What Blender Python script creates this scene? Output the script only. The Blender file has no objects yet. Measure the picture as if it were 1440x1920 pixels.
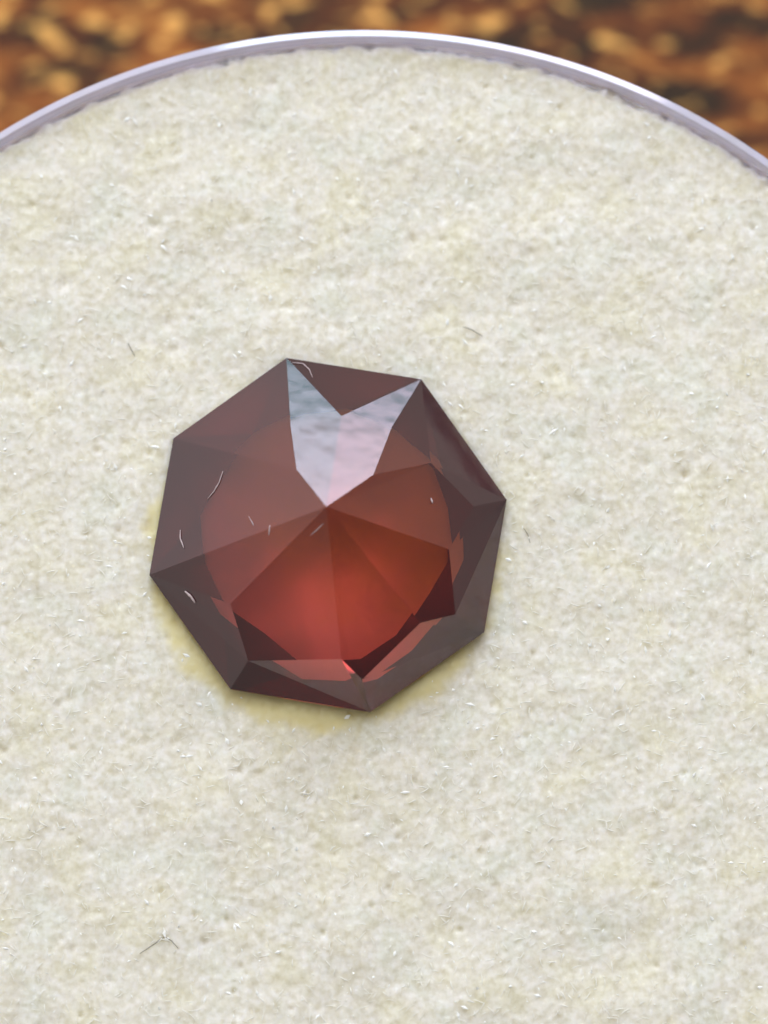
import bpy, math, random
import numpy as np
from mathutils import Vector, Matrix

# 1 unit = 1 millimetre
sc = bpy.context.scene
sc.unit_settings.system = 'METRIC'
sc.unit_settings.scale_length = 0.001
col = sc.collection
random.seed(7); rng = np.random.default_rng(11)
PI = math.pi
DEBUG = False

# ---------------------------------------------------------------- camera
CAM_D = 112.0
TILT = math.radians(8.0)
VIEW_H = 22.46            # millimetres of the foam plane seen top to bottom
cam_d = bpy.data.cameras.new('camera'); cam = bpy.data.objects.new('camera', cam_d); col.objects.link(cam)
cam.location = (0, -math.sin(TILT)*CAM_D, math.cos(TILT)*CAM_D)
cam.rotation_euler = (TILT, 0, 0)
cam_d.sensor_fit = 'VERTICAL'; cam_d.sensor_height = 24.0
cam_d.lens = 24.0*CAM_D/VIEW_H
cam_d.clip_start = 1.0; cam_d.clip_end = 3000.0
cam_d.dof.use_dof = True
cam_d.dof.focus_distance = CAM_D - 0.8
# aperture given as diameter in scene units (lens is read as millimetres of a 1 mm unit)
APERTURE_MM = 3.6
cam_d.dof.aperture_fstop = (cam_d.lens*0.001)/(APERTURE_MM)   # metres-to-units conversion used by Cycles
sc.camera = cam

# ---------------------------------------------------------------- world + lamps
w = bpy.data.worlds.new('World'); sc.world = w; w.use_nodes = True
nt = w.node_tree; nt.nodes.clear()
tc = nt.nodes.new('ShaderNodeTexCoord')
sep = nt.nodes.new('ShaderNodeSeparateXYZ'); nt.links.new(tc.outputs['Generated'], sep.inputs[0])
vm = nt.nodes.new('ShaderNodeVectorMath'); vm.operation = 'DOT_PRODUCT'; vm.inputs[1].default_value = (-0.25, 0.35, -0.55)
nt.links.new(tc.outputs['Generated'], vm.inputs[0])
mr = nt.nodes.new('ShaderNodeMapRange'); mr.inputs['From Min'].default_value = -1; mr.inputs['From Max'].default_value = 1
nt.links.new(vm.outputs['Value'], mr.inputs['Value'])
cr = nt.nodes.new('ShaderNodeValToRGB')
cr.color_ramp.elements[0].position = 0.20; cr.color_ramp.elements[0].color = (0.17, 0.16, 0.16, 1)
cr.color_ramp.elements[1].position = 0.50; cr.color_ramp.elements[1].color = (0.80, 0.79, 0.77, 1)
nt.links.new(mr.outputs[0], cr.inputs[0])
bg = nt.nodes.new('ShaderNodeBackground'); bg.inputs['Strength'].default_value = 1.0
nt.links.new(cr.outputs[0], bg.inputs['Color'])
wo = nt.nodes.new('ShaderNodeOutputWorld'); nt.links.new(bg.outputs[0], wo.inputs[0])

def area(name, az, el, dist, sx, sy, rad, color):
    """rectangular lamp of radiance `rad`, facing the origin"""
    l = bpy.data.lights.new(name, 'AREA'); l.shape = 'RECTANGLE'; l.size = sx; l.size_y = sy
    l.energy = rad*PI*sx*sy; l.color = color
    o = bpy.data.objects.new(name, l); col.objects.link(o)
    a, e = math.radians(az), math.radians(el)
    d = Vector((math.cos(e)*math.cos(a), math.cos(e)*math.sin(a), math.sin(e)))
    o.location = d*dist
    o.rotation_euler = d.to_track_quat('Z', 'Y').to_euler()
    return o
WIN_AX, TREE0, TREE1 = 'Y', 0.070, 0.130
window = area('window_light', 84, 30, 400, 225, 262, 7.4, (0.90, 0.92, 1.0))
# the window shows broken cloud: patches of blue, white and warm
wl = window.data; wl.use_nodes = True; t_ = wl.node_tree
em = t_.nodes['Emission']
pg = t_.nodes.new('ShaderNodeNewGeometry')
nz = t_.nodes.new('ShaderNodeTexNoise'); nz.inputs['Scale'].default_value = 45.0; nz.inputs['Detail'].default_value = 3.0
mp_ = t_.nodes.new('ShaderNodeMapping'); mp_.inputs['Scale'].default_value = (2.4, 0.6, 1)
t_.links.new(pg.outputs['Parametric'], mp_.inputs['Vector']); t_.links.new(mp_.outputs[0], nz.inputs['Vector'])
sp = t_.nodes.new('ShaderNodeSeparateXYZ'); t_.links.new(pg.outputs['Parametric'], sp.inputs[0])
rp = t_.nodes.new('ShaderNodeValToRGB'); t_.links.new(nz.outputs[0], rp.inputs[0])
e = rp.color_ramp.elements
for _ in range(1): e.new(0.5)
for i, (p_, c_) in enumerate([(0.36, (0.52, 0.74, 0.95)), (0.5, (1.05, 1.02, 1.10)), (0.64, (1.3, 1.02, 1.0))]):
    e[i].position = p_; e[i].color = (*c_, 1)
# dark trees along the bottom of the window
ht = t_.nodes.new('ShaderNodeMath'); ht.operation = 'MULTIPLY_ADD'; ht.inputs[1].default_value = 0.03
t_.links.new(nz.outputs[0], ht.inputs[0]); t_.links.new(sp.outputs[WIN_AX], ht.inputs[2])
tr = t_.nodes.new('ShaderNodeMapRange'); tr.interpolation_type = 'SMOOTHSTEP'
tr.inputs['From Min'].default_value = TREE0; tr.inputs['From Max'].default_value = TREE1
t_.links.new(ht.outputs[0], tr.inputs['Value'])
mx_ = t_.nodes.new('ShaderNodeMix'); mx_.data_type = 'RGBA'
cg = t_.nodes.new('ShaderNodeMapRange'); cg.inputs['From Min'].default_value = 0.35; cg.inputs['From Max'].default_value = 0.5
t_.links.new(sp.outputs['X'], cg.inputs['Value'])
cm = t_.nodes.new('ShaderNodeMix'); cm.data_type = 'RGBA'; cm.inputs[6].default_value = (0.96, 0.92, 0.97, 1); cm.inputs[7].default_value = (0.74, 0.94, 1.0, 1)
t_.links.new(cg.outputs[0], cm.inputs[0])
cmul = t_.nodes.new('ShaderNodeMix'); cmul.data_type = 'RGBA'; cmul.blend_type = 'MULTIPLY'; cmul.inputs[0].default_value = 1.0
t_.links.new(cm.outputs[2], cmul.inputs[6]); t_.links.new(rp.outputs[0], cmul.inputs[7])
mx_.inputs[6].default_value = (0.07, 0.24, 0.27, 1)
t_.links.new(tr.outputs[0], mx_.inputs[0]); t_.links.new(cmul.outputs[2], mx_.inputs[7])
t_.links.new(mx_.outputs[2], em.inputs['Color'])
fill = area('added_fill_light', 98, 60, 420, 290, 260, 2.75, (1.0, 0.985, 0.87))  # added fill lamp, brightens the foam from high above
pale = area('added_veil_light', 137, 20, 400, 465, 320, 0.50, (1.0, 0.88, 0.98))  # added lavender lamp, lays a pale veil over the left facets

sc.view_settings.view_transform = 'Standard'
sc.view_settings.look = 'None'
sc.view_settings.exposure = -0.05
sc.view_settings.gamma = 1.0
sc.render.engine = 'CYCLES'
cy = sc.cycles
cy.max_bounces = 20; cy.transmission_bounces = 18; cy.glossy_bounces = 16; cy.diffuse_bounces = 5
cy.transparent_max_bounces = 16
cy.caustics_reflective = True; cy.caustics_refractive = True
cy.sample_clamp_indirect = 12.0
cy.blur_glossy = 0.0
cy.use_denoising = True

# ---------------------------------------------------------------- helpers
CP = Vector(cam.location)
def at(px, py, z):
    """world point at height z that stands at this spot of the 1440 x 1920 survey photograph"""
    s = VIEW_H/1920.0/CAM_D
    d = Vector(((px-720)*s, -(py-960)*s, -1.0))
    d = Matrix.Rotation(TILT, 3, 'X') @ d
    t = (z-CP.z)/d.z
    return CP + d*t

def mesh_obj(name, verts, faces, mat, parent=None, smooth=False):
    me = bpy.data.meshes.new(name); me.from_pydata([tuple(v) for v in verts], [], faces); me.update()
    if mat: me.materials.append(mat)
    if smooth: me.polygons.foreach_set('use_smooth', [True]*len(me.polygons))
    o = bpy.data.objects.new(name, me); col.objects.link(o)
    if parent: o.parent = parent
    return o
def grid_mesh(name, V, F, mat, parent=None, smooth=True):
    """V (n,3) float array, F (m,k) int array, k = 3 or 4"""
    k = F.shape[1]
    me = bpy.data.meshes.new(name)
    me.vertices.add(len(V)); me.vertices.foreach_set('co', V.astype(np.float32).ravel())
    me.loops.add(F.size); me.loops.foreach_set('vertex_index', F.astype(np.int32).ravel())
    me.polygons.add(len(F))
    me.polygons.foreach_set('loop_start', np.arange(0, F.size, k, dtype=np.int32))
    me.polygons.foreach_set('loop_total', np.full(len(F), k, dtype=np.int32))
    if smooth: me.polygons.foreach_set('use_smooth', np.ones(len(F), dtype=bool))
    me.update(calc_edges=True); me.validate()
    if mat: me.materials.append(mat)
    o = bpy.data.objects.new(name, me); col.objects.link(o)
    if parent: o.parent = parent
    return o
def thing(name, label, cat, loc=(0, 0, 0), group=None):
    o = bpy.data.objects.new(name, None); col.objects.link(o); o.location = loc
    o.empty_display_size = 1
    o['label'] = label; o['category'] = cat
    if group: o['group'] = group
    return o
def mat(name):
    m = bpy.data.materials.new(name); m.use_nodes = True
    return m, m.node_tree, m.node_tree.nodes['Principled BSDF']
def N(t, typ, **kw):
    n = t.nodes.new(typ)
    for k, v in kw.items():
        if k in n.inputs: n.inputs[k].default_value = v
        else: setattr(n, k, v)
    return n
def ramp(t, src, stops):
    r = t.nodes.new('ShaderNodeValToRGB'); e = r.color_ramp.elements
    while len(e) < len(stops): e.new(0.5)
    for i, (p, c) in enumerate(stops):
        e[i].position = p; e[i].color = (*c, 1) if len(c) == 3 else c
    t.links.new(src, r.inputs[0]); return r
def mixc(t, fac, a, b, mode='MIX'):
    m = t.nodes.new('ShaderNodeMix'); m.data_type = 'RGBA'; m.blend_type = mode
    for sock, v in ((m.inputs[0], fac), (m.inputs[6], a), (m.inputs[7], b)):
        if hasattr(v, 'is_linked') or hasattr(v, 'links'): t.links.new(v, sock)
        else: sock.default_value = v if not isinstance(v, tuple) else (*v, 1)
    return m.outputs[2]

# ---------------------------------------------------------------- materials
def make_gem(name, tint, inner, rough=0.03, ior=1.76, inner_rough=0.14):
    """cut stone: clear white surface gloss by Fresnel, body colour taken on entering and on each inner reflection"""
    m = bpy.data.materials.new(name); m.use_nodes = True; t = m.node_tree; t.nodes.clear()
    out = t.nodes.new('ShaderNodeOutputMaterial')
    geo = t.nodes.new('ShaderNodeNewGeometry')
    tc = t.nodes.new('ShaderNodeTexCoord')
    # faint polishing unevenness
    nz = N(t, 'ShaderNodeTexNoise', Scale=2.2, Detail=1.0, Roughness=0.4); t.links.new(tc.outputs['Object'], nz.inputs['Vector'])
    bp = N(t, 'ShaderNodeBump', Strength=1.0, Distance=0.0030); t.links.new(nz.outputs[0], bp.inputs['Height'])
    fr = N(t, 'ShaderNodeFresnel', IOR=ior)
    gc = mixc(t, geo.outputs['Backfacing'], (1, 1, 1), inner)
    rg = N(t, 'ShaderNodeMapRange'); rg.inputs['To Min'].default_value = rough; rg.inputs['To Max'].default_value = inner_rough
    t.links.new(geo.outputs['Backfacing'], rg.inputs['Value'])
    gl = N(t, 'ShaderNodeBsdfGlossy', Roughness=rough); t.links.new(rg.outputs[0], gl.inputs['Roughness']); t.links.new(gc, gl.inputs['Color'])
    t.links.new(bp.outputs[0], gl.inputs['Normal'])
    rf = N(t, 'ShaderNodeBsdfRefraction', IOR=ior, Roughness=0.05); # weak tint gradient painting inner light and reflections: orange upper right, rosier lower left
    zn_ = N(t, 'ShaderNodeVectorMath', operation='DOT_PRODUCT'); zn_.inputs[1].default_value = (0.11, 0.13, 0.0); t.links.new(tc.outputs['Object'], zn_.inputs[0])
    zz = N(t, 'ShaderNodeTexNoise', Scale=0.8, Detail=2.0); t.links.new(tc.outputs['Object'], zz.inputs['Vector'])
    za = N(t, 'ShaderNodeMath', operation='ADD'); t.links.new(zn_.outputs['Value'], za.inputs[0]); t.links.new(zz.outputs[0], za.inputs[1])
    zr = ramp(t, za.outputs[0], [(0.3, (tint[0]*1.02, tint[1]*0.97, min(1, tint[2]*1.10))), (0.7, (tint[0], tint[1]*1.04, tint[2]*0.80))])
    t.links.new(zr.outputs[0], rf.inputs['Color'])
    mx = t.nodes.new('ShaderNodeMixShader')
    t.links.new(fr.outputs[0], mx.inputs[0]); t.links.new(rf.outputs[0], mx.inputs[1]); t.links.new(gl.outputs[0], mx.inputs[2])
    # even wine red body colour, mixed in place of red light from inside
    df = t.nodes.new('ShaderNodeBsdfDiffuse'); df.inputs['Color'].default_value = (0.42, 0.075, 0.085, 1)
    m2 = t.nodes.new('ShaderNodeMixShader')
    fq = N(t, 'ShaderNodeMath', operation='MULTIPLY_ADD'); fq.inputs[1].default_value = -0.07; fq.inputs[2].default_value = 0.07
    t.links.new(geo.outputs['Backfacing'], fq.inputs[0]); t.links.new(fq.outputs[0], m2.inputs[0])
    t.links.new(mx.outputs[0], m2.inputs[1]); t.links.new(df.outputs[0], m2.inputs[2])
    t.links.new(m2.outputs[0], out.inputs['Surface'])
    return m

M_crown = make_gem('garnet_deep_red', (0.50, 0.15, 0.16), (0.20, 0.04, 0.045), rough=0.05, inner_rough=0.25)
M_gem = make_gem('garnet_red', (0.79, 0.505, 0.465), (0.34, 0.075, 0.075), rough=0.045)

# foam
M_foam, t, b = mat('cream_foam')
tcn = t.nodes.new('ShaderNodeTexCoord')
n1 = N(t, 'ShaderNodeTexNoise', Scale=0.75, Detail=3.0); t.links.new(tcn.outputs['Object'], n1.inputs['Vector'])
n2 = N(t, 'ShaderNodeTexNoise', Scale=2.6, Detail=4.0, Roughness=0.65); t.links.new(tcn.outputs['Object'], n2.inputs['Vector'])
r1 = ramp(t, n1.outputs[0], [(0.35, (0.86, 0.825, 0.70)), (0.5, (0.87, 0.835, 0.765)), (0.65, (0.85, 0.84, 0.765))])
r2 = ramp(t, n2.outputs[0], [(0.36, (0.91, 0.90, 0.84)), (0.5, (0.97, 0.97, 0.95)), (0.6, (1, 1, 1))])
c = mixc(t, 1.0, r1.outputs[0], r2.outputs[0], 'MULTIPLY')
n3 = N(t, 'ShaderNodeTexNoise', Scale=6.5, Detail=2.0); t.links.new(tcn.outputs['Object'], n3.inputs['Vector'])
r3 = ramp(t, n3.outputs[0], [(0.36, (0.90, 0.89, 0.84)), (0.52, (0.98, 0.98, 0.97)), (0.64, (1.01, 1.01, 1.01)), (0.73, (1.14, 1.14, 1.15))])
c = mixc(t, 1.0, c, r3.outputs[0], 'MULTIPLY')
# yellow light through the stone, painted into the foam colour, strongest below it
vs = N(t, 'ShaderNodeVectorMath', operation='SUBTRACT'); t.links.new(tcn.outputs['Object'], vs.inputs[0]); HALO = vs
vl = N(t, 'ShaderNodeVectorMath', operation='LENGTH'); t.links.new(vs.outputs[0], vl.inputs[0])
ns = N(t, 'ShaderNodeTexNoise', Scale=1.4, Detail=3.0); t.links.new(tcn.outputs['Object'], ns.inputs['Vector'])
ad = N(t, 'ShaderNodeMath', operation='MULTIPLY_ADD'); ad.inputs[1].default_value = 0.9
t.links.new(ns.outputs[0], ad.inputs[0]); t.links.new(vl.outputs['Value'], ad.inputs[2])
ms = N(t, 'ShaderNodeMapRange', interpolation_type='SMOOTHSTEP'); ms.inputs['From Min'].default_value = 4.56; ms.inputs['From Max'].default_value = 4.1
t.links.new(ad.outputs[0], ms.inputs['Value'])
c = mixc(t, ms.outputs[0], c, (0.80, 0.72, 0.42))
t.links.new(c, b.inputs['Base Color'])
b.inputs['Roughness'].default_value = 0.9; b.inputs['Specular IOR Level'].default_value = 0.2
b.inputs['Subsurface Weight'].default_value = 1.0; b.inputs['Subsurface Radius'].default_value = (0.45, 0.43, 0.36); b.inputs['Subsurface Scale'].default_value = 1.0

M_fibre, t, b = mat('foam_fibre')
b.inputs['Base Color'].default_value = (0.86, 0.84, 0.76, 1); b.inputs['Roughness'].default_value = 0.45
b.inputs['Transmission Weight'].default_value = 0.0

M_spark, t, b = mat('foam_glint')
b.inputs['Base Color'].default_value = (0.92, 0.92, 0.88, 1); b.inputs['Roughness'].default_value = 0.35

M_plastic, t, b = mat('clear_plastic')
b.inputs['Base Color'].default_value = (0.90, 0.88, 1.0, 1); b.inputs['Roughness'].default_value = 0.08
b.inputs['Transmission Weight'].default_value = 0.6; b.inputs['IOR'].default_value = 1.6
b.inputs['Coat Weight'].default_value = 1.0; b.inputs['Coat IOR'].default_value = 1.6; b.inputs['Coat Roughness'].default_value = 0.04

M_table, t, b = mat('varnished_burl')
tcn = t.nodes.new('ShaderNodeTexCoord')
mp = N(t, 'ShaderNodeMapping'); mp.inputs['Rotation'].default_value = (0, 0, math.radians(-28)); mp.inputs['Scale'].default_value = (0.8, 1.6, 1)
t.links.new(tcn.outputs['Object'], mp.inputs['Vector'])
mp2 = N(t, 'ShaderNodeMapping'); mp2.inputs['Rotation'].default_value = (0, 0, math.radians(-30)); mp2.inputs['Scale'].default_value = (1, 2.6, 1)
t.links.new(tcn.outputs['Object'], mp2.inputs['Vector'])
n1 = N(t, 'ShaderNodeTexNoise', Scale=0.55, Detail=4.0); t.links.new(mp2.outputs[0], n1.inputs['Vector'])
n2 = N(t, 'ShaderNodeTexNoise', Scale=1.6, Detail=1.5, Roughness=0.5); t.links.new(mp.outputs[0], n2.inputs['Vector'])
sx = t.nodes.new('ShaderNodeSeparateXYZ'); t.links.new(tcn.outputs['Object'], sx.inputs[0])
gr = N(t, 'ShaderNodeMapRange'); gr.inputs['From Min'].default_value = -8; gr.inputs['From Max'].default_value = 8
gr.inputs['To Min'].default_value = 0.03; gr.inputs['To Max'].default_value = -0.015
t.links.new(sx.outputs['X'], gr.inputs['Value'])
sm = N(t, 'ShaderNodeMath', operation='ADD'); t.links.new(n2.outputs[0], sm.inputs[0]); t.links.new(gr.outputs[0], sm.inputs[1])
r1 = ramp(t, n1.outputs[0], [(0.38, (0.035, 0.022, 0.014)), (0.49, (0.12, 0.038, 0.016)), (0.66, (0.34, 0.115, 0.028))])
r2 = ramp(t, sm.outputs[0], [(0.56, (0, 0, 0)), (0.72, (1, 1, 1))])
c = mixc(t, r2.outputs[0], r1.outputs[0], (0.98, 0.52, 0.14))
t.links.new(c, b.inputs['Base Color']); b.inputs['Roughness'].default_value = 0.5; b.inputs['Specular IOR Level'].default_value = 0.15

# ---------------------------------------------------------------- table
TABLE_Z = -15.0
tb = mesh_obj('tabletop', [(-250, -250, TABLE_Z), (250, -250, TABLE_Z), (250, 250, TABLE_Z), (-250, 250, TABLE_Z),
      (-250, -250, TABLE_Z-20), (250, -250, TABLE_Z-20), (250, 250, TABLE_Z-20), (-250, 250, TABLE_Z-20)],
      [(0, 1, 2, 3), (7, 6, 5, 4), (0, 4, 5, 1), (1, 5, 6, 2), (2, 6, 7, 3), (3, 7, 4, 0)], M_table)
tb['kind'] = 'structure'; tb['label'] = 'brown varnished wooden tabletop with golden flecks behind the jar'

# ---------------------------------------------------------------- jar
JC = at(681, 1327, 0.45); JX, JY = JC.x, JC.y
JR = 15.13
RIM_Z = 0.32
def lathe(name, prof, cx, cy_, m, parent, seg=256):
    n = len(prof); V = []; F = []
    for i in range(seg):
        a = 2*PI*i/seg
        for r, z in prof: V.append((cx+r*math.cos(a), cy_+r*math.sin(a), z))
    for i in range(seg):
        j = (i+1) % seg
        for k in range(n):
            k2 = (k+1) % n
            if prof[k][0] < 1e-6 and prof[k2][0] < 1e-6: continue
            F.append((i*n+k, j*n+k, j*n+k2, i*n+k2))
    return mesh_obj(name, V, F, m, parent, smooth=True)
jar = thing('gem_jar', 'round clear plastic gem jar with a pale lavender rim holding the foam pad', 'jar', (JX, JY, TABLE_Z))
def arc(cx, cz, r, a0, a1, n=6):
    return [(cx+r*math.cos(math.radians(a0+(a1-a0)*i/n)), cz+r*math.sin(math.radians(a0+(a1-a0)*i/n))) for i in range(n+1)]
R = JR
prof = [(R-1.0, TABLE_Z+0.05), (R-0.5, TABLE_Z+0.25), (R-0.45, -1.0)] + arc(R-0.03, RIM_Z-0.14, 0.03, 0, 55, 3) + [(R-0.020, RIM_Z-0.114), (R-0.026, RIM_Z-0.111), (R-0.14, RIM_Z-0.053), (R-0.146, RIM_Z-0.050)] + arc(R-0.155, RIM_Z-0.055, 0.025, 75, 180, 4) \
     + [(R-0.185, RIM_Z-0.20), (R-0.22, RIM_Z-0.24), (R-0.23, -0.2), (R-0.25, -1.2), (R-0.9, TABLE_Z+1.2), (R-1.5, TABLE_Z+1.1), (0.0, TABLE_Z+1.1), (0.0, TABLE_Z+0.1), (R-1.6, TABLE_Z+0.1)]
wall = lathe('jar_wall', prof, 0, 0, M_plastic, jar); wall.location = (0, 0, -TABLE_Z)

# ---------------------------------------------------------------- foam pad
FR = JR-0.235
pad = thing('foam_pad', 'round cream foam pad filling the clear jar under the stone', 'foam pad', (JX, JY, 0))
def fbands(n, size, bands):
    """smooth random field on an n*n grid of `size` mm: list of (wavelength mm, amplitude)"""
    f = np.fft.fftfreq(n, d=size/n); kx, ky = np.meshgrid(f, f); k = np.hypot(kx, ky)
    out = np.zeros((n, n))
    for lam, amp in bands:
        z = np.fft.fft2(rng.standard_normal((n, n)))
        g = np.exp(-((k*lam-1.0)/0.45)**2)
        r_ = np.real(np.fft.ifft2(z*g)); out += amp*r_/r_.std()
    return out
GN = 760; GS = 2*FR+0.2
H = fbands(GN, GS, [(3.0, 0.02), (1.0, 0.005), (0.5, 0.0045), (0.25, 0.004), (0.13, 0.003)])
xs = np.linspace(-GS/2, GS/2, GN); X, Y = np.meshgrid(xs, xs)
step = xs[1]-xs[0]
# small open pores
for _ in range(600):
    px, py = rng.uniform(-GS/2+1, GS/2-1, 2); r_ = rng.uniform(0.05, 0.12); dep = rng.uniform(0.02, 0.07)
    i, j = int((py+GS/2)/step), int((px+GS/2)/step); q = int(3*r_/step)+1
    sl = (slice(i-q, i+q+1), slice(j-q, j+q+1))
    d2 = (X[sl]-px)**2+(Y[sl]-py)**2
    H[sl] -= dep*np.exp(-d2/(r_*r_))
GC = at(614, 1004, 0)              # centre of the stone
gx, gy = GC.x-JX, GC.y-JY
HALO.inputs[1].default_value = (gx-0.08, gy-0.42, -0.2)
rr = np.hypot(X-gx, Y-gy)
TABLE_R = 0.58; CROWN_H = 0.98; GIRDLE_Z = 0.18
dap = np.full_like(X, -9.0)
for i in range(8):
    an = math.radians(-8.8+45*i); dap = np.maximum(dap, (X-gx)*math.cos(an)+(Y-gy)*math.sin(an))
under = GIRDLE_Z-0.06-CROWN_H*np.clip((3.70-dap)/(3.70-4.25*TABLE_R), 0, 1)-0.10
under = np.where(dap < 3.74, under, 9.0)
H = np.minimum(H, np.maximum(under, H-1.8))      # the hollow pressed by the stone
edge = np.hypot(X, Y)+fbands(GN, GS, [(1.2, 0.03), (0.4, 0.02)])
H -= 0.5*np.clip((edge-(FR-0.25))/0.25, 0, 1)**2
V = np.stack([X.ravel(), Y.ravel(), H.ravel()], 1)
idx = np.arange(GN*GN).reshape(GN, GN)
F = np.stack([idx[:-1, :-1], idx[:-1, 1:], idx[1:, 1:], idx[1:, :-1]], -1).reshape(-1, 4)
cxy = V[F].mean(1); keep = np.hypot(cxy[:, 0], cxy[:, 1]) < FR
F = F[keep]
used = np.unique(F); remap = -np.ones(len(V), int); remap[used] = np.arange(len(used))
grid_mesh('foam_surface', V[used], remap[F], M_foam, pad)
# the side of the pad
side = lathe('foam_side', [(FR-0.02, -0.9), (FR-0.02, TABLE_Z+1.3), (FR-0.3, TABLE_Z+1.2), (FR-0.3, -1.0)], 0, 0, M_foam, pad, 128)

def height_at(x, y):
    j = np.clip(((x+GS/2)/step).astype(int), 0, GN-1); i = np.clip(((y+GS/2)/step).astype(int), 0, GN-1)
    return H[i, j]
# fine fibres lying on the foam
def fibres(n, name, lmin, lmax, wid, lift, m):
    a = rng.uniform(0, 2*PI, n); rad = FR*np.sqrt(rng.uniform(0, 1, n))*0.985
    x = rad*np.cos(a); y = rad*np.sin(a)
    out_ = np.hypot(x-gx+0.1, y-gy+0.3) > 4.15; x = x[out_]; y = y[out_]; n = len(x)
    th = rng.uniform(0, 2*PI, n); L = rng.uniform(lmin, lmax, n); bend = rng.normal(0, 0.4, n)
    ww = wid*rng.uniform(0.5, 1.3, n); K = 5
    P = np.zeros((n, K, 3)); cx_, cy2 = x.copy(), y.copy(); ang = th.copy()
    lift_p = rng.uniform(0, lift, n)
    for k in range(K):
        P[:, k, 0] = cx_; P[:, k, 1] = cy2
        s = k/(K-1)
        P[:, k, 2] = height_at(cx_, cy2)*0.5+height_at(x, y)*0.5+0.012+lift_p*math.sin(PI*(0.15+0.7*s))
        cx_ = cx_+np.cos(ang)*L/(K-1); cy2 = cy2+np.sin(ang)*L/(K-1); ang = ang+bend/(K-1)
    D = np.zeros_like(P); D[:, 1:-1] = P[:, 2:]-P[:, :-2]; D[:, 0] = P[:, 1]-P[:, 0]; D[:, -1] = P[:, -1]-P[:, -2]
    side = np.stack([-D[..., 1], D[..., 0], np.zeros_like(D[..., 0])], -1); side /= np.linalg.norm(side, axis=-1, keepdims=True)+1e-9
    taper = np.array([0.4, 1, 1, 1, 0.4])[None, :, None]*ww[:, None, None]
    up = np.array([0, 0, 1.0])
    A = P+side*taper; B = P-side*taper; C_ = P+up*taper*1.2
    VV = np.stack([A, B, C_], 2).reshape(-1, 3)         # n,K,3verts
    base = (np.arange(n)*K*3)[:, None, None]+(np.arange(K-1)*3)[None, :, None]
    q = []
    for (u, v) in ((0, 2), (2, 1)):
        q.append(np.stack([base[..., 0]+u, base[..., 0]+v, base[..., 0]+v+3, base[..., 0]+u+3], -1))
    FF = np.concatenate([z.reshape(-1, 4) for z in q])
    o = grid_mesh(name, VV, FF, m, pad); o['kind'] = 'stuff'
    return o
fibres(9000, 'foam_fibre', 0.06, 0.26, 0.010, 0.03, M_fibre)

# glints: tiny bright grains
def grains(n):
    V = []; F = []
    for _ in range(n):
        a = random.uniform(0, 2*PI); rd = FR*0.98*math.sqrt(random.random()); x, y = rd*math.cos(a), rd*math.sin(a)
        if math.hypot(x-gx, y-gy) < 3.9: continue
        z = float(height_at(np.array([x]), np.array([y]))[0])+0.012
        s = random.uniform(0.015, 0.04) if random.random() < 0.8 else random.uniform(0.045, 0.08); k = len(V)
        ax = [Vector((random.gauss(0, 1), random.gauss(0, 1), random.gauss(0, 1))).normalized() for _ in range(1)][0]
        q = ax.to_track_quat('Z', 'Y')
        for d in ((0.6, 0, 0), (-0.6, 0, 0), (0, 0.6, 0), (0, -0.6, 0), (0, 0, 1.6), (0, 0, -1.6)):
            p = q @ Vector(d)*s*random.uniform(0.7, 1.2); V.append((x+p.x, y+p.y, z+0.35*p.z))
        for f in ((0, 2, 4), (2, 1, 4), (1, 3, 4), (3, 0, 4), (2, 0, 5), (1, 2, 5), (3, 1, 5), (0, 3, 5)): F.append(tuple(k+i for i in f))
    o = mesh_obj('foam_grain', V, F, M_spark, pad); o['kind'] = 'stuff'
grains(2600)

# ---------------------------------------------------------------- the stone
PX = 1920/VIEW_H                     # survey pixels per millimetre
GIRDLE_Z = 0.18                      # girdle above the foam
h = 2.35                             # height of the point above the girdle
outline = [(537, 671), (790, 711), (950, 937), (908, 1185), (694, 1335), (432, 1292), (280, 1078), (325, 822)]
Vg = [at(x, y, GIRDLE_Z+0.06) for x, y in outline]
Cg = sum(Vg, Vector())/8
zt = GIRDLE_Z+0.06
def main_z(frac): return zt + h*frac
A = at(612, 950, zt+h)
zn = zt+h*0.389
Npx = {'01': (640, 780), '12': (808, 868), '23': (842, 1030), '34': (788, 1168), '45': (640, 1236), '56': (432, 1132), '67': (388, 975), '70': (478, 812)}
Nn = {k: at(x, y, zn) for k, (x, y) in Npx.items()}
def on_plane(px, py, a, b_, c_):
    n = (b_-a).cross(c_-a); p = at(px, py, 0); d = p-CP
    return CP + d*((a-CP).dot(n)/d.dot(n))
for k in ('23', '34', '45', '56'):
    Nn[k] = at(*Npx[k], zt+h*0.48)
Nn['56'] = at(*Npx['56'], zt+h*0.40)
Mp = {}
for i in (2, 3, 4, 5):
    x_, y_ = outline[i]; f_ = 279/342
    Mp[i] = on_plane(614+(x_-614)*f_, 1004+(y_-1004)*f_, A, Nn['%d%d' % (i-1, i)], Nn['%d%d' % (i, i+1)])
L1 = on_plane(556, 880, Vg[0], Nn['01'], A); L2 = on_plane(545, 800, Vg[0], Nn['01'], A)
R1 = on_plane(700, 890, Vg[1], Nn['01'], A); R2 = on_plane(735, 800, Vg[1], Nn['01'], A)
gem = thing('gemstone', 'dark red eight sided faceted gemstone resting point up on the cream foam', 'gemstone', (Cg.x, Cg.y, 0))
OFF = Vector((Cg.x, Cg.y, 0))
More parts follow.
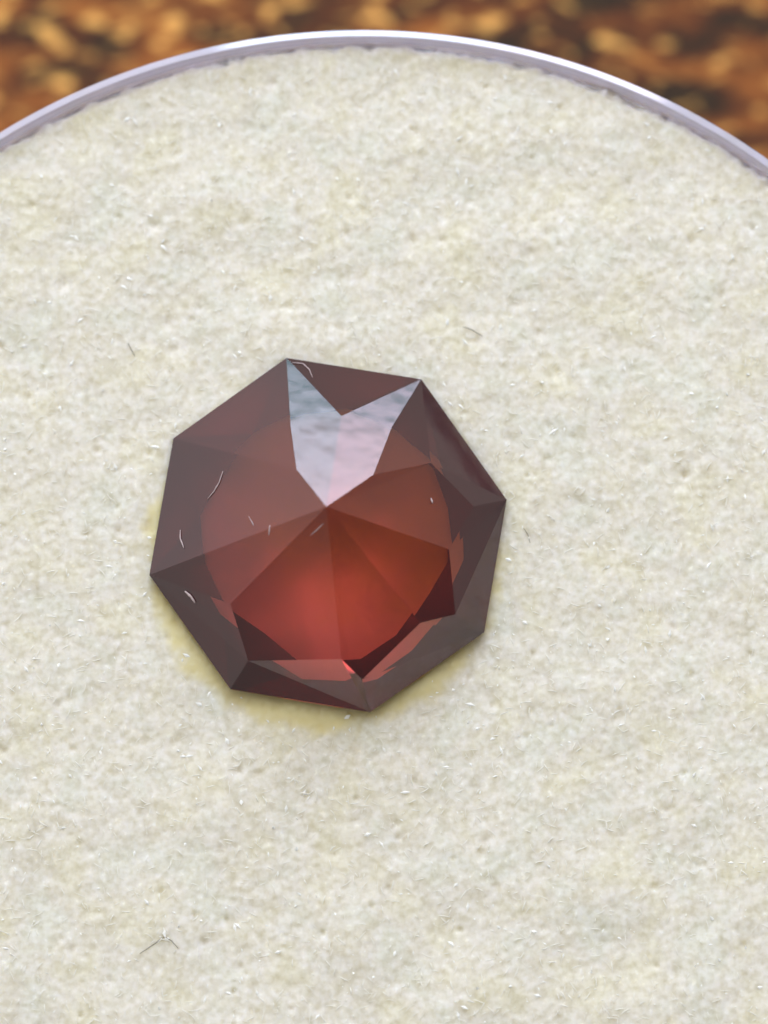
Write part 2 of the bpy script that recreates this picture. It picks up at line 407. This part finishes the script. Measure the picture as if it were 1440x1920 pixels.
def facet(name, pts, m=None):
    # triangulated about nothing: a planar polygon (or nearly), wound so that it faces out
    P = [p-OFF for p in pts]
    c = sum(P, Vector())/len(P)
    nrm = Vector()
    for i in range(len(P)): nrm += (P[i]-c).cross(P[(i+1) % len(P)]-c)
    inside = Vector((0, 0, GIRDLE_Z+0.3))
    if nrm.dot(c-inside) < 0: P.reverse()
    return mesh_obj(name, P, [tuple(range(len(P)))], m or M_gem, gem)
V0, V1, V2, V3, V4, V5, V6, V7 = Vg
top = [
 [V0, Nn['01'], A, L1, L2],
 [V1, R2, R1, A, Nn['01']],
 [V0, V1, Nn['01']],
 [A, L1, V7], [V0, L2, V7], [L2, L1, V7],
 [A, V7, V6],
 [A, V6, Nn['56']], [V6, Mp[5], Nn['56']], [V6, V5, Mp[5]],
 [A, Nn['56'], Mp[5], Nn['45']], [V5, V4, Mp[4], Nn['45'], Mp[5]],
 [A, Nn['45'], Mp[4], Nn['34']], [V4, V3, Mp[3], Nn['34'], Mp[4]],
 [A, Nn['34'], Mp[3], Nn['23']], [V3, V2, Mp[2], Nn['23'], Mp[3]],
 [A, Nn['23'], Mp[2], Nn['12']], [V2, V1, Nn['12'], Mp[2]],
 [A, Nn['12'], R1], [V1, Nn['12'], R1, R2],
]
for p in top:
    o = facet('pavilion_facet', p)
    if DEBUG:
        n = o.data.polygons[0].normal; d = (A-CP).normalized(); r_ = d-2*d.dot(n)*n
        for q_ in (V0, V1):
            d2 = (q_-CP).normalized(); r2 = d2-2*d2.dot(n)*n; print('   el %.2f az %.2f' % (math.degrees(math.asin(r2.z)), math.degrees(math.atan2(r2.y, r2.x))))
        print('FACET', o.name, 'slope %.0f' % math.degrees(math.acos(n.z)), 'az %.0f el %.0f' % (math.degrees(math.atan2(r_.y, r_.x)), math.degrees(math.asin(r_.z))))
# girdle band
Vb = [Vector((p.x, p.y, GIRDLE_Z-0.06)) for p in Vg]
for i in range(8):
    facet('girdle_facet', [Vg[i], Vg[(i+1) % 8], Vb[(i+1) % 8], Vb[i]])
T = []
for i in range(16):
    p = Vb[i//2] if i % 2 == 0 else (Vb[i//2]+Vb[(i//2+1) % 8])/2
    az = math.degrees(math.atan2(p.y-Cg.y, p.x-Cg.x)) % 360
    wob = 1+0.05*math.exp(-((az-276)/24)**2)*2.2-0.06*math.exp(-((az-232)/16)**2)-0.05*math.exp(-((az-318)/16)**2)+0.05*math.exp(-((az-178)/25)**2)-0.03*math.exp(-((az-135)/20)**2)
    u = Vector((p.x-Cg.x, p.y-Cg.y, 0)).normalized()*4.0*TABLE_R*wob*(0.985 if i % 2 else 0.955)
    T.append(Vector((Cg.x+u.x, Cg.y+u.y, GIRDLE_Z-0.06-CROWN_H)))
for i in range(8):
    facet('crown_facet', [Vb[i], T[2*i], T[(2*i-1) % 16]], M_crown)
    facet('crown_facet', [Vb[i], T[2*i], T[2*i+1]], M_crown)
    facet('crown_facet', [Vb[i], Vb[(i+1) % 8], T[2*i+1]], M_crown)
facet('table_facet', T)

# ---------------------------------------------------------------- lint on the stone
from mathutils.bvhtree import BVHTree
bv, bf = [], []
for p in top:
    k = len(bv); bv += p; bf.append(tuple(range(k, k+len(p))))
tree = BVHTree.FromPolygons(bv, bf)
M_lint, t, b = mat('white_lint')
b.inputs['Base Color'].default_value = (0.50, 0.40, 0.40, 1); b.inputs['Roughness'].default_value = 0.6
def lint(label, pts, r0):
    P = []
    for x, y in pts:
        q = at(x, y, 0); d = (q-CP).normalized()
        hit = tree.ray_cast(CP, d)
        P.append((hit[0] if hit[0] else at(x, y, zt))+Vector((0, 0, r0*0.9)))
    # resample
    Q = []
    for i in range(len(P)-1):
        for k in range(4): Q.append(P[i].lerp(P[i+1], k/4))
    Q.append(P[-1])
    o0 = Q[0].copy(); V = []; F = []; n = 6
    r0 *= 0.62
    for i, q in enumerate(Q):
        tan = (Q[min(i+1, len(Q)-1)]-Q[max(i-1, 0)]).normalized()
        sd = tan.cross(Vector((0, 0, 1))).normalized(); up = sd.cross(tan)
        r_ = r0*(0.35+0.65*math.sin(PI*(i+0.5)/len(Q)))*random.uniform(0.75, 1.2)
        for k in range(n):
            a = 2*PI*k/n; V.append(q-o0+sd*math.cos(a)*r_+up*math.sin(a)*r_*0.7)
    for i in range(len(Q)-1):
        for k in range(n): F.append((i*n+k, i*n+(k+1) % n, (i+1)*n+(k+1) % n, (i+1)*n+k))
    F.append(tuple(range(n-1, -1, -1))); F.append(tuple((len(Q)-1)*n+k for k in range(n)))
    o = mesh_obj('lint_fibre', V, F, M_lint, None, smooth=True); o.location = o0
    o['label'] = label; o['category'] = 'lint'; o['group'] = 'lint fibres lying on the stone'
lint('hooked lint fibre at the top left corner of the red stone, beside the pale reflection', [(548, 680), (568, 682), (580, 693), (586, 708)], 0.022)
lint('longest curved lint fibre on the left edge of the glowing red centre', [(418, 884), (411, 905), (401, 922), (389, 936)], 0.024)
lint('short upright lint fibre on the dark border at the far left of the stone', [(338, 994), (338, 1010), (345, 1028)], 0.026)
lint('tiny straight lint fibre on the mauve facet left of the stone point', [(506, 985), (504, 1004)], 0.026)
lint('faintest slanting lint fibre left of its brighter neighbour on the mauve facet', [(466, 968), (472, 978), (476, 986)], 0.016)
lint('pale lint crumb on the grey green facet at the lower left corner', [(347, 1109), (358, 1119), (366, 1131)], 0.045)
lint('thin slanting lint fibre just below the point of the stone', [(606, 982), (595, 993), (582, 1004)], 0.014)
lint('tiny lint speck at the right edge of the glowing red centre', [(808, 934), (811, 944)], 0.032)

# ---------------------------------------------------------------- fine grey hairs caught in the foam
M_hair, t, b = mat('grey_hair')
b.inputs['Base Color'].default_value = (0.34, 0.32, 0.27, 1); b.inputs['Roughness'].default_value = 0.7
def hair(label, pts, r0):
    P = [at(x, y, 0.03) for x, y in pts]; Q = []
    for i in range(len(P)-1):
        for k in range(6): Q.append(P[i].lerp(P[i+1], k/6))
    Q.append(P[-1])
    for q in Q: q.z = 0.6*float(height_at(np.array([q.x-JX]), np.array([q.y-JY]))[0])+0.012
    o0 = Q[0].copy(); V = []; F = []
    for i, q in enumerate(Q):
        tan = (Q[min(i+1, len(Q)-1)]-Q[max(i-1, 0)]).normalized()
        sd = tan.cross(Vector((0, 0, 1))).normalized(); up = sd.cross(tan)
        r_ = r0*(0.4+0.6*math.sin(PI*(i+0.5)/len(Q)))
        for k in range(5):
            a = 2*PI*k/5; V.append(q-o0+sd*math.cos(a)*r_+up*math.sin(a)*r_)
    for i in range(len(Q)-1):
        for k in range(5): F.append((i*5+k, i*5+(k+1) % 5, (i+1)*5+(k+1) % 5, (i+1)*5+k))
    F.append((4, 3, 2, 1, 0)); F.append(tuple((len(Q)-1)*5+k for k in range(5)))
    o = mesh_obj('stray_hair', V, F, M_hair, None, smooth=True); o.location = o0
    o['label'] = label; o['category'] = 'hair'; o['group'] = 'stray hairs caught in the foam'
hair('bent grey hair in the cream foam near the lower left corner', [(262, 1788), (286, 1772), (308, 1756), (322, 1764), (334, 1778)], 0.016)
hair('short grey hair in the foam left of the top corner of the stone', [(238, 640), (246, 655), (253, 668)], 0.013)
hair('thin grey hair in the foam to the right, above the stone', [(868, 612), (885, 618), (905, 630)], 0.012)
hair('short grey hair in the foam below the right corner of the stone', [(982, 990), (990, 1002), (994, 1018)], 0.011)
